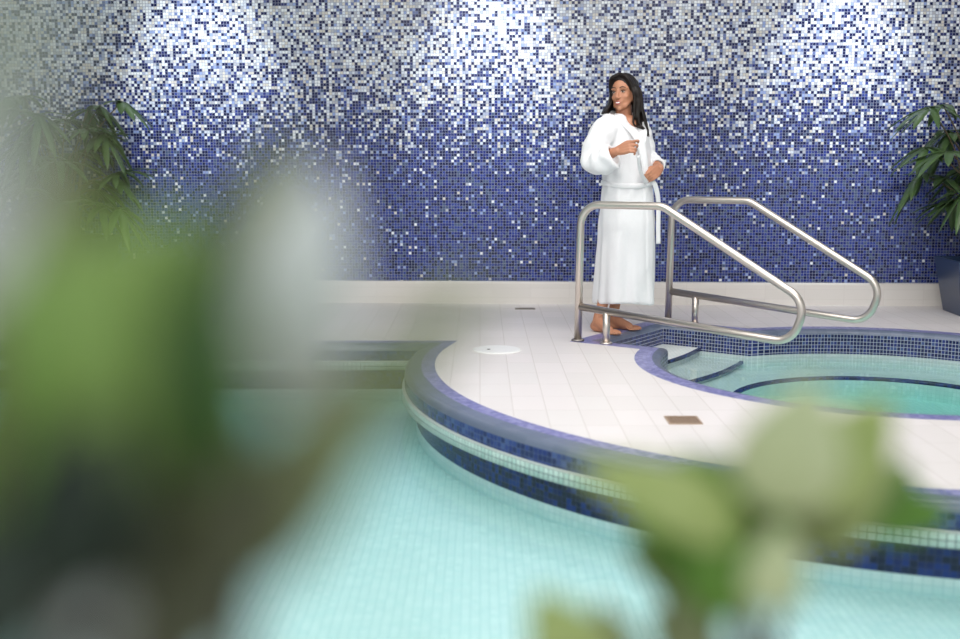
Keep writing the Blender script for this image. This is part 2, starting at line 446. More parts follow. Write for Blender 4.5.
# tub rim and basin
st(sweep('hot_tub_coping', tub, [(0, 0), (0.100, 0.0)], M['coping'], True, 1))
st(sweep('hot_tub_nosing', tub, [(0.100, 0.0), (0.125, -0.004), (0.142, -0.014), (0.148, -0.030)], M['nose'], True, 1))
st(sweep('hot_tub_wall', tub, [(0.148, -0.030), (0.148, -0.160)], M['spa_wall'], True, 1))
st(sweep('hot_tub_basin', tub, [(0.148, -0.160), (0.148, -0.56)], M['basin_small'], True, 1))
def ring_pts(r, n=96): return [SPA_C + Vector((math.cos(2*PI*k/n), math.sin(2*PI*k/n)))*r for k in range(n)]
BZ = -0.235; BR = 0.83
st(poly_mesh('hot_tub_bench', ring_pts(1.247), [ring_pts(BR + 0.022)], BZ, M['basin_small'], 0))
st(sweep('hot_tub_bench_edge', ring_pts(BR + 0.022), [(0, BZ), (0.022, BZ), (0.022, BZ - 0.022)], M['dark_wall'], True, 1))
st(sweep('hot_tub_bench_wall', ring_pts(BR), [(0, BZ - 0.022), (0, -0.5)], M['basin_small'], True, 1))
st(poly_mesh('hot_tub_floor', ring_pts(BR), [], -0.50, M['basin_small'], 0))
IV0, IV1 = NV0 + 0.148, NV1 - 0.148
def step(name, s0, s1, z, bow=0.04, nose=0.02):
    def edge(s, n=16, rev=False):
        r = [sv(s + bow*math.sin(PI*k/n), IV0 + (IV1-IV0)*k/n) for k in range(n+1)]
        return r[::-1] if rev else r
    top = [sv(s0, IV0)] + edge(s1 - nose) + [sv(s0, IV1)]
    st(poly_mesh(name, top, [], z, M['basin_small'], 0.25))
    ns = edge(s1 - nose) + edge(s1, rev=True)
    st(poly_mesh(name + '_edge', ns, [], z, M['dark_wall'], 0.02))
step('hot_tub_step', NS0 + 0.148, 0.40, -0.138)
step('hot_tub_step_lower', 0.33, 0.70, -0.195)

# wall, skirting ledge, side walls, ceiling
def wall_panel(name, p0, p1, z0, z1, t, m):
    d = (Vector(p1) - Vector(p0)); L = d.length; a = math.atan2(d.y, d.x)
    bm = bmesh.new(); c = (Vector(p0) + Vector(p1)) / 2; n = Vector((-math.sin(a), math.cos(a)))
    box(bm, (c.x + n.x*t/2, c.y + n.y*t/2, (z0+z1)/2), (L, t, z1-z0), a)
    o = obj(name, bm, m); o.data.update(); setuv(o.data, autouv)
    return st(o)
wall_panel('wall_back', (X0, wall_y(X0)), (X1, wall_y(X1)), -0.05, 3.6, 0.15, M['wall'])
wall_panel('wall_left', (X0, -1.6), (X0, wall_y(X0) + .1), -0.75, 3.6, 0.15, M['plaster'])
wall_panel('wall_right', (X1, wall_y(X1) + .1), (X1, -1.6), -0.75, 3.6, 0.15, M['plaster'])
bm = bmesh.new(); box(bm, (0, 3.8, 3.65), (13.2, 11.6, 0.1)); st(obj('ceiling', bm, M['plaster']))
# skirting: a tiled kerb along the wall with a rounded upper edge
bp = [Vector((X0, wall_y(X0))), Vector((X1, wall_y(X1)))]
sk = sweep('baseboard_back', bp, [(0, 0.172), (0.022, 0.172), (0.03, 0.166), (0.032, 0.158), (0.032, 0.0)], M['skirt'], smooth=False)
st(sk)

# ------------------------------------------------------------------ water
def water(name, outline, z, zb, m, label, cat):
    o = poly_mesh(name, outline, [], z, m, z - zb)
    return tag(o, label, cat, kind='stuff')
pw = offset_path(path, 0.1045)
pw_out = [Vector((q.x, q.y)) for q in pw]
pw_out[0].x = X0 + 0.001; pw_out[-1].x = X1 - 0.001
water('pool_water', pw_out + [Vector((X1 - .001, 1.901)), Vector((X0 + .001, 1.901))], POOL_Z, PB + 0.002, M['pool_water'],
      'clear turquoise water of the swimming pool below the curved tiled edge', 'water')
tw = offset_path(tub, 0.1475, True, 1)
water('hot_tub_water', tw, SPA_Z, -0.499, M['tub_water'], 'still pale green water filling the round hot tub', 'water')

# ------------------------------------------------------------------ handrails
RAIL = [(0, 0), (0.012, 0.845), (0.56, 0.848), (1.44, 0.345), (1.36, 0.115), (0.015, 0.215)]
def make_rail(name, base, label):
    e = empty(name, (base.x, base.y, 0), UA)
    P = [(s, 0, z) for s, z in RAIL]
    pl = fillet(P, [0.13, 0.13, 0.13, 0.13], 10)
    # one bent tube: post, top bar, slope, loop and lower bar
    bm = bmesh.new(); tube(bm, pl, 0.0235, 18); obj('rail_tube', bm, M['steel'], e, True)
    bm = bmesh.new(); tube(bm, [(0.2, 0, 0.0), (0.2, 0, 0.197)], 0.0225, 16); obj('stub_post', bm, M['steel'], e, True)
    for s in (0, 0.2):
        bm = bmesh.new()
        tube(bm, [(s, 0, 0.0), (s, 0, 0.007), (s, 0, 0.013), (s, 0, 0.014)], [0.040, 0.040, 0.032, 0.026], 24)
        obj('floor_flange', bm, M['steel_dark'] if s == 0 else M['steel'], e, True)
    return tag(e, label, 'handrail', 'bent steel handrails at the hot tub steps')
make_rail('handrail', PF, 'bent stainless steel handrail nearer the viewer, in front of the robed woman')
make_rail('handrail', PF + Vector((0.692, 0.808)), 'bent stainless steel handrail on the far side of the hot tub steps, beyond the woman')

# ------------------------------------------------------------------ small things set in the deck
e = empty('skimmer_cover', (0.101, 6.722, 0))
bm = bmesh.new(); tube(bm, [(0, 0, -0.002), (0, 0, 0.004), (0, 0, 0.007)], [0.142, 0.142, 0.134], 48); obj('lid', bm, M['lid'], e)
bm = bmesh.new(); tube(bm, [(-0.05, -0.02, 0.006), (-0.05, -0.02, 0.0085)], 0.011, 16); obj('finger_hole', bm, M['slot'], e)
tag(e, 'round white skimmer cover set in the pale deck tiles near the pool edge', 'cover')
def grate(name, x, y, w_, d_, n, m, pan, label, rz=0.0):
    e = empty(name, (x, y, 0), rz)
    bm = bmesh.new()
    for sx in (-1, 1): box(bm, (sx*(w_/2-.006), 0, 0.002), (0.012, d_, 0.006))
    for sy in (-1, 1): box(bm, (0, sy*(d_/2-.006), 0.002), (w_-.024, 0.012, 0.006))
    obj('frame', bm, m, e)
    bm = bmesh.new()
    for i in range(n):
        x_ = -w_/2 + 0.02 + (w_-0.04)*i/(n-1)
        box(bm, (x_, 0, 0.0015), (0.006, d_-.024, 0.004))
    obj('slats', bm, m, e)
    bm = bmesh.new(); box(bm, (0, 0, 0.0003), (w_-.02, d_-.02, 0.001)); obj('drain_pan', bm, pan, e)
    return tag(e, label, 'drain')
grate('floor_drain', 0.884, 4.891, 0.145, 0.145, 9, M['bronze'], M['rust'], 'square brown floor drain in the deck between hot tub and pool')
grate('slot_drain', 0.338, 8.559, 0.15, 0.075, 9, M['steel_dark'], M['slot'], 'small grey slot drain in the deck close to the mosaic wall')

# ------------------------------------------------------------------ potted palms
def make_palm(name, loc, rz, label, fans, seed, potm, top, bottom, ph, cat='plant'):
    R = random.Random(seed)
    e = empty(name, loc, rz)
    bm = bmesh.new()
    def sq(h, r, z): return [bm.verts.new((x*r, y*r, z)) for x, y in ((-1,-1),(1,-1),(1,1),(-1,1))]
    rings = [sq(0, bottom, 0.0), sq(0, top, ph), sq(0, top-.025, ph), sq(0, top-.03, ph-.05)]
    bm.faces.new(rings[0][::-1])
    for a, b in zip(rings, rings[1:]):
        for k in range(4): bm.faces.new((a[k], a[(k+1) % 4], b[(k+1) % 4], b[k]))
    pot = obj('planter_pot', bm, potm, e)
    bv = pot.modifiers.new('bevel', 'BEVEL'); bv.width = 0.008; bv.segments = 2; bv.limit_method = 'ANGLE'
    bm = bmesh.new(); r = top-.031
    bm.faces.new([bm.verts.new((x*r, y*r, ph-.045 )) for x, y in ((-1,-1),(1,-1),(1,1),(-1,1))]); obj('soil', bm, M['soil'], e)
    for (fx, fy, fz, ax, tilt, ln) in fans:
        # cane and its fan of leaflets
        b0 = Vector((R.uniform(-.5,.5)*top*.7, R.uniform(-.5,.5)*top*.7, ph-.05)); c = Vector((fx, fy, fz))
        mid = b0.lerp(c, 0.55) + Vector((0, 0, 0.12)) - Vector((fx, fy, 0))*0.18
        bm = bmesh.new(); tube(bm, smooth_path([b0, mid, c], 5), [0.008]*5 + [0.005]*6, 6)
        obj('cane', bm, M['palm_stem'], e, True)
        bm = bmesh.new()
        n = R.randint(7, 9); d = Vector((math.cos(ax), math.sin(ax), 0))
        up = Vector((0, 0, 1)); side = up.cross(d)
        fw = (d*math.cos(tilt) + up*math.sin(tilt)).normalized(); nrm = side.cross(fw) * -1
        for k in range(n):
            a = -1.9 + 3.8*k/(n-1) + R.uniform(-.08, .08)
            dr = (fw*math.cos(a) + side*math.sin(a)).normalized()
            L = ln * (0.85 + 0.3*math.cos(a)*.5) * R.uniform(.9, 1.05); wd = 0.018 + R.uniform(0, .006)
            droop = R.uniform(.25, .55)
            sd = dr.cross(Vector((0, 0, 1))); sd = sd.normalized() if sd.length > 0.1 else side
            prev = None
            for j in range(7):
                t = j/6; q = c + dr*L*t - up*(droop*L*t*t)
                wj = wd*(0.35 + 1.0*math.sin(PI*min(1, t*0.85+.1)))*(1 if j < 6 else .12)
                vs = [bm.verts.new(q - sd*wj + up*.004), bm.verts.new(q - up*.002), bm.verts.new(q + sd*wj + up*.004)]
                if prev:
                    bm.faces.new((prev[0], prev[1], vs[1], vs[0])); bm.faces.new((prev[1], prev[2], vs[2], vs[1]))
                prev = vs
        f = obj('fan_leaf', bm, M['palm_leaf'], e, True)
        so = f.modifiers.new('thick', 'SOLIDIFY'); so.thickness = 0.0015
    return tag(e, label, cat)
def palm_fans(seed, n, rx, z0, z1):
    R = random.Random(seed); out = []
    for i in range(n):
        a = 2*PI*i/n*2.4 + R.uniform(-.3, .3); r = rx*R.uniform(.45, 1.0)
        z = z0 + (z1-z0)*((i*0.618) % 1.0)
        y = max(-0.5, min(0.12, math.sin(a)*r))
        ax = a if y < 0.15 else -abs(a % PI)
        out.append((math.cos(a)*r, y, z, ax, R.uniform(-1.0, .35), R.uniform(.25, .34)))
    return out
make_palm('potted_palm', (3.63, 8.30, 0), -0.045, 'dark green lady palm in a tapered navy planter at the right of the mosaic wall',
          palm_fans(5, 34, 0.50, 0.72, 1.52), 3, M['pot'], 0.255, 0.19, 0.40)
make_palm('potted_palm', (-3.12, 8.66, 0), -0.045, 'lady palm in a tapered charcoal planter, behind the blurred leaves at left',
          palm_fans(8, 34, 0.46, 0.75, 1.60), 9, M['pot_dark'], 0.31, 0.22, 0.53)

# ------------------------------------------------------------------ the woman in the bathrobe
PD = 7.52; PX = 617.0
WO = Vector(((PX-480)*PD/F_PX, PD, 0.0))
def L(px, py, dy=0.0):
    """point in the woman's own frame, metres"""
    D = PD
    z = CAM_H - D*math.tan(PITCH + math.atan((py-319.5)/F_PX))
    return Vector(((px-PX)/152.9, dy, z))
woman = empty('woman', WO)
def ell(bm, c, r, rot=None, seg=20):
    q = bmesh.ops.create_uvsphere(bm, u_segments=seg, v_segments=seg//2, radius=1)
    mt = Matrix.Translation(c) @ (rot.to_matrix().to_4x4() if rot else Matrix()) @ Matrix.Diagonal((*r, 1))
    bmesh.ops.transform(bm, matrix=mt, verts=q['verts'])
def cap(bm, pts, rads, seg=14, sub=5):
    """closed tapered limb through points with round ends"""
    pts = [Vector(p) for p in pts]
    if len(pts) > 2:
        n = len(pts); P = smooth_path(pts, sub); Rr = []
        for i in range(n-1):
            for k in range(sub): Rr.append(rads[i] + (rads[i+1]-rads[i])*k/sub)
        Rr.append(rads[-1])
    else: P, Rr = pts, list(rads)
    d0 = (P[0]-P[1]).normalized(); d1 = (P[-1]-P[-2]).normalized()
    A = [(P[0]+d0*Rr[0]*math.sin(t), Rr[0]*math.cos(t)) for t in (1.45, 1.1, .7, .35)]
    B = [(P[-1]+d1*Rr[-1]*math.sin(t), Rr[-1]*math.cos(t)) for t in (.35, .7, 1.1, 1.45)]
    allp = A + list(zip(P, Rr)) + B
    tube(bm, [a for a, b in allp], [b for a, b in allp], seg)
def remesh(o, vox, smooth=6, fac=0.5):
    m = o.modifiers.new('remesh', 'REMESH'); m.mode = 'VOXEL'; m.voxel_size = vox; m.use_smooth_shade = True
    if smooth:
        s = o.modifiers.new('smooth', 'SMOOTH'); s.factor = fac; s.iterations = smooth
    return o
BF = Vector((0.76, -0.65, 0)).normalized()          # the way her body faces
BR_ = Vector((BF.y, -BF.x, 0))                       # her right hand side
# head frame: face turned back to the viewer's left
ha = math.radians(-32)
HF = Vector((math.sin(ha), -math.cos(ha), 0)); HF = (HF + Vector((0, 0, 0.02))).normalized()
HL = Vector((0, 0, 1)).cross(HF).normalized() * -1   # towards viewer's left of the face plane
HU = HF.cross(HL).normalized()
if HU.z < 0: HU = -HU
HU = (HU + HL*0.06*(1 if HL.x < 0 else -1)).normalized()
HR = HF.cross(HU).normalized()
HU = HR.cross(HF).normalized()
HC = L(620.5, 93.5, -0.02)
def H(f, r, u): return HC + HF*f + HR*r + HU*u
hrot = Matrix((HR, HF, HU)).transposed().to_quaternion()

bm = bmesh.new()
# torso under the robe
cap(bm, [L(624, 212, 0), L(625, 185, 0), L(624, 160, 0), L(622, 138, 0)], [.13, .115, .12, .12], 20)
for s in (-1, 1): ell(bm, L(623, 133, 0) + BR_*(s*.09), (.085, .085, .07))
# neck
cap(bm, [L(623, 130, 0.01), L(622, 117, 0.0), L(621, 104, -0.005)], [.062, .052, .053], 16)
# legs
hipR = L(622, 205, 0) + BR_*.07; hipL = L(622, 205, 0) - BR_*.07
ankR = Vector(((598-PX)/152.9, -.08, .085)); ankL = Vector(((615-PX)/152.9, .07, .085))
kneeR = hipR.lerp(ankR, .5) + Vector((.06, .04, 0)); kneeL = hipL.lerp(ankL, .5) + Vector((.03, 0, 0))
for hip, knee, ank, fd in ((hipR, kneeR, ankR, Vector((.50, -.86, 0))), (hipL, kneeL, ankL, Vector((.78, -.62, 0)))):
    fd.normalize(); sd = Vector((-fd.y, fd.x, 0))
    cap(bm, [hip, knee, knee.lerp(ank, .33) - fd*.012, ank.lerp(knee, .25), ank], [.085, .058, .054, .036, .034], 16)
    heel = Vector((ank.x, ank.y, 0)) - fd*.035; 
    cap(bm, [heel + Vector((0, 0, .032)), ank - Vector((0, 0, .02))], [.031, .036])
    cap(bm, [ank - Vector((0, 0, .015)), heel + fd*.10 + Vector((0, 0, .042)), heel + fd*.165 + Vector((0, 0, .026))], [.036, .034, .025])
    cap(bm, [heel + fd*.02 + Vector((0, 0, .024)) + sd*.012, heel + fd*.15 - sd*.006 + Vector((0, 0, .020))], [.023, .020])
    cap(bm, [heel + fd*.02 + Vector((0, 0, .024)) - sd*.012, heel + fd*.16 + sd*.016 + Vector((0, 0, .020))], [.023, .020])
    for k, (off, ln, r) in enumerate(((.030, .225, .0125), (.012, .222, .0090), (-.004, .214, .0085), (-.018, .204, .008), (-.031, .192, .0078))):
        b = heel + fd*.165 + sd*off*.9
        cap(bm, [b + Vector((0, 0, .017)), heel + fd*(ln-.02) + sd*off*1.1 + Vector((0, 0, .018)), heel + fd*ln + sd*off*1.12 + Vector((0, 0, r+.001))], [r+.002, r+.0005, r], 10, 3)
ell(bm, L(627, 124, -.050), (.060, .050, .055))
# arms
shR = L(603, 127, -.13); elR = L(588.5, 162, -.20); wrR = L(610, 151, -.325)
shL = L(641, 128, .13); elL = L(651.5, 162, .12); wrL = L(656.5, 168, -.075)
cap(bm, [shR, elR], [.052, .042]); cap(bm, [elR, elR.lerp(wrR, .35), wrR], [.042, .040, .0265])
cap(bm, [shL, elL], [.052, .042]); cap(bm, [elL, elL.lerp(wrL, .35), wrL], [.042, .040, .0265])
def hand(wr, kn, fingers, thumb, nrm, across):
    """palm from wrist to knuckles, then four bent fingers and a thumb"""
    for t in (-.026, -.009, .009, .026):
        cap(bm, [wr + across*t*.55, wr.lerp(kn, .55) + across*t*.9, kn + across*t], [.0155, .0150, .0112], 10, 4)
    for (t, pts) in fingers:
        P = [kn + across*t] + [kn + across*t*(1) + q for q in pts]
        cap(bm, P, [.0098, .0090, .0080, .0070][:len(P)], 10, 4)
    cap(bm, thumb, [.0150, .0115, .0095, .0080], 10, 4)
# her right hand, back of the hand up, fingers bent down around the belt end
knR = L(620.5, 147.5, -.375)
ac = Vector((.0, -.30, -.95)).normalized(); fwd = (knR - wrR).normalized()
ac = (ac - fwd*ac.dot(fwd)).normalized()
dn = Vector((.15, .80, -.50)).normalized()
fing = []
for t, f1, d1, f2, d2 in ((-.030, .038, .004, .066, .012), (-.010, .036, .010, .056, .026), (.010, .030, .014, .044, .034), (.029, .024, .014, .034, .030)):
    fing.append((t, [fwd*f1 + dn*d1, fwd*f2 + dn*d2, fwd*(f2-.004) + dn*(d2+.018)]))
hand(wrR, knR, fing, [wrR.lerp(knR, .3) - ac*.020, wrR.lerp(knR, .75) - ac*.040 + dn*.008, knR - ac*.042 + fwd*.015 + dn*.018, knR - ac*.034 + fwd*.036 + dn*.028], dn, ac)
# her left hand coming in from the right at waist height
knL = L(649, 173.5, -.150)
ac2 = Vector((.25, -.35, -.9)).normalized(); fwd2 = (knL - wrL).normalized(); ac2 = (ac2 - fwd2*ac2.dot(fwd2)).normalized()
dn2 = Vector((-.55, .75, -.25)).normalized()
fing = []
for t, f1, d1, f2, d2 in ((-.027, .038, .004, .062, .016), (-.009, .038, .010, .062, .026), (.009, .034, .014, .052, .034), (.026, .026, .014, .038, .034)):
    fing.append((t, [fwd2*f1 + dn2*d1, fwd2*f2 + dn2*d2, fwd2*(f2+.004) + dn2*(d2+.020)]))
hand(wrL, knL, fing, [wrL.lerp(knL, .3) - ac2*.020, wrL.lerp(knL, .75) - ac2*.040 + dn2*.010, knL - ac2*.040 + fwd2*.018 + dn2*.016, knL - ac2*.030 + fwd2*.040 + dn2*.022], dn2, ac2)
# head: skull, face, jaw, cheeks, nose, brow, lips, ears
ell(bm, H(-.012, 0, .030), (.072, .092, .086), hrot, 28)
ell(bm, H(.018, 0, -.025), (.062, .066, .080), hrot, 28)
ell(bm, H(.040, 0, -.072), (.040, .042, .036), hrot)
ell(bm, H(.066, 0, -.096), (.020, .018, .016), hrot)
for s in (-1, 1):
    ell(bm, H(.050, s*.033, -.028), (.024, .024, .022), hrot)
    ell(bm, H(.062, s*.030, .024), (.026, .016, .010), hrot)
    ell(bm, H(-.002, s*.071, -.010), (.008, .016, .028), hrot)
    ell(bm, H(.094, s*.011, -.034), (.009, .011, .008), hrot)
    cap(bm, [H(.002, s*.05, -.035), H(.045, s*.033, -.078)], [.022, .018])
cap(bm, [H(.080, 0, .014), H(.090, 0, -.008), H(.102, 0, -.029)], [.009, .0095, .0115])
ell(bm, H(.073, 0, -.060), (.028, .020, .018), hrot)
body = remesh(obj('body', bm, M['skin'], woman, True), 0.0038, 3)
# face details
for s in (-1, 1):
    bm = bmesh.new(); ell(bm, H(.0715, s*.031, .003), (.0118, .0080, .0044), hrot, 16); ey = obj('eye', bm, M['eye_white'], woman, True)
    bm = bmesh.new(); ell(bm, H(.0785, s*.031 - .001, .003), (.0056, .0022, .0052), hrot, 12); obj('iris', bm, M['iris'], ey, True)
    bm = bmesh.new(); cap(bm, [H(.073, s*.047, .010), H(.0795, s*.032, .0125), H(.077, s*.017, .007)], [.0015, .0028, .0015], 8); obj('eyelashes', bm, M['brow'], ey, True)
    bm = bmesh.new(); cap(bm, [H(.073, s*.051, .027), H(.083, s*.034, .034), H(.084, s*.014, .029)], [.0014, .0028, .0022], 8); obj('eyebrow', bm, M['brow'], woman, True)
bm = bmesh.new()
cap(bm, [H(.070, -.027, -.052), H(.0905, -.010, -.0565), H(.0930, 0, -.0575), H(.0905, .010, -.0565), H(.070, .027, -.052)], [.0018, .0038, .0036, .0038, .0018], 8)
cap(bm, [H(.070, -.027, -.053), H(.0885, -.012, -.0700), H(.0915, 0, -.0735), H(.0885, .012, -.0700), H(.070, .027, -.053)], [.0018, .0042, .0048, .0042, .0018], 8)
obj('lips', bm, M['lip_red'], woman, True)
bm = bmesh.new()
cap(bm, [H(.0775, -.021, -.0565), H(.0880, -.009, -.0630), H(.0900, 0, -.0645), H(.0880, .009, -.0630), H(.0775, .021, -.0565)], [.0022, .0050, .0056, .0050, .0022], 8)
obj('teeth', bm, M['teeth'], woman, True)
# hair
bm = bmesh.new()
ell(bm, H(-.022, 0, .046), (.083, .093, .086), hrot, 28)
ell(bm, H(-.055, 0, .000), (.078, .062, .095), hrot, 24)
RH = random.Random(4)
def lock(pts, r0, r1, wob=.004):
    pts = [Vector(p) for p in pts]
    n = len(pts)
    cap(bm, [p + Vector((RH.uniform(-wob, wob), RH.uniform(-wob, wob), RH.uniform(-wob, wob))) for p in pts],
        [r0 + (r1-r0)*i/(n-1) for i in range(n)], 8, 5)
# parting sweeps: hair frames the face on both sides
for k in range(9):
    t = k/8
    lock([H(.050 - .05*t, .012, .114), H(.056 - .06*t, .054, .094 - .01*t), H(.035 - .06*t, .078, .030), H(.010 - .05*t, .082, -.035), L(603 + 3*t, 113, -.08 + .07*t)], .013, .008)
    lock([H(.050 - .05*t, .006, .114), H(.056 - .06*t, -.046, .098 - .01*t), H(.035 - .06*t, -.076, .035), H(.012 - .05*t, -.084, -.030), L(632 + 3*t, 118, -.09 + .09*t)], .014, .012)
# long waves on the viewer's right falling over the shoulder
for k in range(16):
    t = k/15; dx = 14*t; dy = -.10 + .10*((k*7) % 16)/15
    ph = RH.uniform(0, 6)
    pts = []
    top = [(624 + 5*t, 80 + 3*t), (628 + 7*t, 90), (629 + 8*t, 100), (630 + 10*t, 112), (631 + 11*t, 124), (635 + 9*t, 132 + 4*math.sin(ph))]
    for j, (a, b) in enumerate(top): pts.append(L(a + (1.5 if j > 1 else .3)*math.sin(ph + j*1.5), b, (-.02 if j == 0 else dy*.8) - .008*j))
    lock(pts, .015, .0055)
for k in range(8):
    t = k/7
    lock([H(-.06, .05 - .1*t, .06), H(-.10, .05 - .1*t, -.02), L(610 + 22*t, 106, .05), L(609 + 27*t, 118, .07)], .026, .014)
for k in range(5):
    t = k/4
    lock([H(.00, .080, .01), L(607 - 1*t, 104, -.07 + .05*t), L(603 - 2*t, 111, -.09 + .05*t), L(600 - 1*t, 114, -.09 + .05*t)], .012, .006)
remesh(obj('hair', bm, M['hair'], woman, True), 0.0055, 2)

# bathrobe: lofted body with folds, wide sleeves, overlapping front
bm = bmesh.new()
secs = [(113.5, 623.5, .075, .065), (117, 622.5, .125, .085), (121, 622, .165, .105), (127, 622, .19, .122), (136, 622.5, .198, .135), (150, 623.5, .198, .145),
        (165, 625, .192, .150), (178, 626.5, .186, .152), (186, 627, .182, .150), (200, 627, .190, .160), (220, 627, .198, .172),
        (245, 626.5, .200, .178), (270, 626, .200, .182), (290, 625.5, .203, .186), (300, 625.5, .206, .190), (302, 625.5, .200, .184)]
SG = 96; rings = []
fine = []
for i in range(len(secs)-1):
    a, b = secs[i], secs[i+1]; n = max(1, int(abs(b[0]-a[0])/3.5))
    for k in range(n): fine.append(tuple(a[j] + (b[j]-a[j])*k/n for j in range(4)))
fine.append(secs[-1])
for (py, cx, a, b) in fine:
    c = L(cx, py, 0.0); ring = []
    hemk = max(0, min(1, (py-175)/120)); 
    for k in range(SG):
        th = 2*PI*k/SG
        fold = 1 + hemk*(.065*math.sin(5*th + .9*math.sin(py*.03)) + .042*math.sin(9*th + 1.7 + py*.012) + .014*math.sin(15*th - py*.02))
        wst = .022*math.sin(11*th + py*.09)*math.exp(-((py-185)/16)**2) + .012*math.sin(7*th - py*.16 + 1)*(1-hemk)*(1 if py > 125 else 0)
        nz = .012*noise.noise(Vector((math.cos(th)*2, math.sin(th)*2, py*.045)))/.2
        r = fold + wst + nz*.4
        # wrap-over edge of the front panel
        q = (th - 1.35 - .001*(py-180)) % (2*PI)
        if py > 150: r += .05*math.exp(-q*3.0) if q < 2 else 0
        p = c + BR_*(math.cos(th)*a*r) + BF*(math.sin(th)*b*r)
        if py < 130: p.z -= .085*(1-(py-113.5)/16.5)*max(0, math.cos(th - 1.75))**2
        if py > 296: p.z += .012*math.sin(2*th + .5) 
        ring.append(bm.verts.new(p))
    rings.append(ring)
for r0, r1 in zip(rings, rings[1:]):
    for k in range(SG): bm.faces.new((r0[k], r0[(k+1) % SG], r1[(k+1) % SG], r1[k]))
bm.faces.new(rings[0]); bm.faces.new(rings[-1][::-1])
# hanging and hugging sleeves
def sleeve(P, Rr, nf, ph):
    pts = smooth_path(P, 10); n = len(pts); up = None; rg = []
    for i, p in enumerate(pts):
        t = i/(n-1)*(len(P)-1); j = min(int(t), len(P)-2); r = Rr[j] + (Rr[j+1]-Rr[j])*(t-j)
        tg = (pts[min(i+1, n-1)] - pts[max(i-1, 0)]).normalized()
        if up is None: up = tg.orthogonal().normalized()
        up = (up - tg*up.dot(tg)).normalized(); sd = tg.cross(up)
        rr = []
        for k in range(40):
            a = 2*PI*k/40
            q = r*(1 + .055*math.sin(nf*i*.22 + ph + 1.5*math.sin(a)) + .05*math.sin(3*a + i*.21 + ph) + .03*math.sin(5*a - i*.3))
            rr.append(bm.verts.new(p + up*math.cos(a)*q + sd*math.sin(a)*q))
        rg.append(rr)
    # turned-in cuff
    inn = [bm.verts.new(p.co + (pts[-2]-pts[-1])*0.1 + (pts[-1]-p.co)*.30) for p in rg[-1]]
    inn2 = [bm.verts.new(p.co + (pts[-5]-pts[-1]) + (pts[-1]-p.co)*.0) for p in inn]
    rg += [inn, inn2]
    for r0, r1 in zip(rg, rg[1:]):
        for k in range(40): bm.faces.new((r0[k], r0[(k+1) % 40], r1[(k+1) % 40], r1[k]))
    bm.faces.new(rg[0]); bm.faces.new(rg[-1][::-1])
sleeve([L(609, 126, -.08), L(596.5, 136, -.16), L(589.5, 158, -.20), L(596.5, 161, -.26), L(607.5, 155, -.305)], [.082, .084, .080, .086, .078], 4, .4)
sleeve([L(636, 128, .08), L(643, 138, .13), L(648, 157, .12), L(653.5, 164, .06), L(656, 166, -.02)], [.078, .072, .064, .058, .052], 4, 1.9)
robe = remesh(obj('bathrobe', bm, M['robe'], woman, True), 0.006, 3)
# shawl collar: flat roll of cloth from nape to crossing
def ribbon(bm, pts, wdir, w_, th):
    P = smooth_path(pts, 6); prev = None
    for i, p in enumerate(P):
        t = (P[min(i+1, len(P)-1)] - P[max(i-1, 0)]).normalized()
        wd = Vector(wdir(i/(len(P)-1))); wd = (wd - t*wd.dot(t)).normalized(); nn = t.cross(wd)
        ww = w_(i/(len(P)-1)) if callable(w_) else w_
        ring = [bm.verts.new(p + wd*ww*math.cos(a) + nn*th*math.sin(a)) for a in [2*PI*k/12 for k in range(12)]]
        if prev:
            for k in range(12): bm.faces.new((prev[k], prev[(k+1) % 12], ring[(k+1) % 12], ring[k]))
        else: bm.faces.new(ring[::-1])
        prev = ring
    bm.faces.new(prev)
bm = bmesh.new()
cen = Vector((0, 0, 0))
ribbon(bm, [L(622, 112, .075), L(612, 114, .03), L(611.5, 118, -.055), L(619, 124, -.125), L(630, 134, -.150), L(637, 148, -.150), L(640, 165, -.155), L(642, 182, -.150)],
       lambda t: (-.9+.3*t, -.3, .45*(1-t)), lambda t: .022 + .016*math.sin(PI*min(1, t*1.1)), .013)
ribbon(bm, [L(622, 112, .075), L(632, 114, .05), L(636, 119, -.01), L(638.5, 127, -.075), L(638, 140, -.125), L(637, 152, -.140)],
       lambda t: (.9, -.1, .45*(1-t)), lambda t: .020 + .014*math.sin(PI*min(1, t*1.1)), .012)
remesh(obj('collar', bm, M['robe'], woman, True), 0.005, 2)
# belt round the waist with ends
bm = bmesh.new()
bp_ = []
for k in range(49):
    th = 2*PI*k/48; c = L(626.9, 184 + 1.5*math.sin(th*2), 0)
    bp_.append(c + BR_*(math.cos(th)*.190) + BF*(math.sin(th)*.160))
ribbon(bm, bp_[::2], lambda t: (0, 0, 1), .016, .005)
kn = L(644, 182, -.125)
ell(bm, kn, (.022, .018, .022))
ribbon(bm, [L(629, 156, -.375), L(632, 168, -.30), L(638, 178, -.22), kn], lambda t: (.5, 0, 1), .014, .006)
ribbon(bm, [L(646, 180, -.12), L(651, 184, -.115), L(655.5, 200, -.08), L(656.5, 225, -.06), L(657, 243, -.06)], lambda t: (1, .3, 0), .016, .006)
obj('belt', bm, M['robe'], woman, True)
tag(woman, 'woman standing barefoot in a long white bathrobe, smiling to the left, long dark hair', 'person')

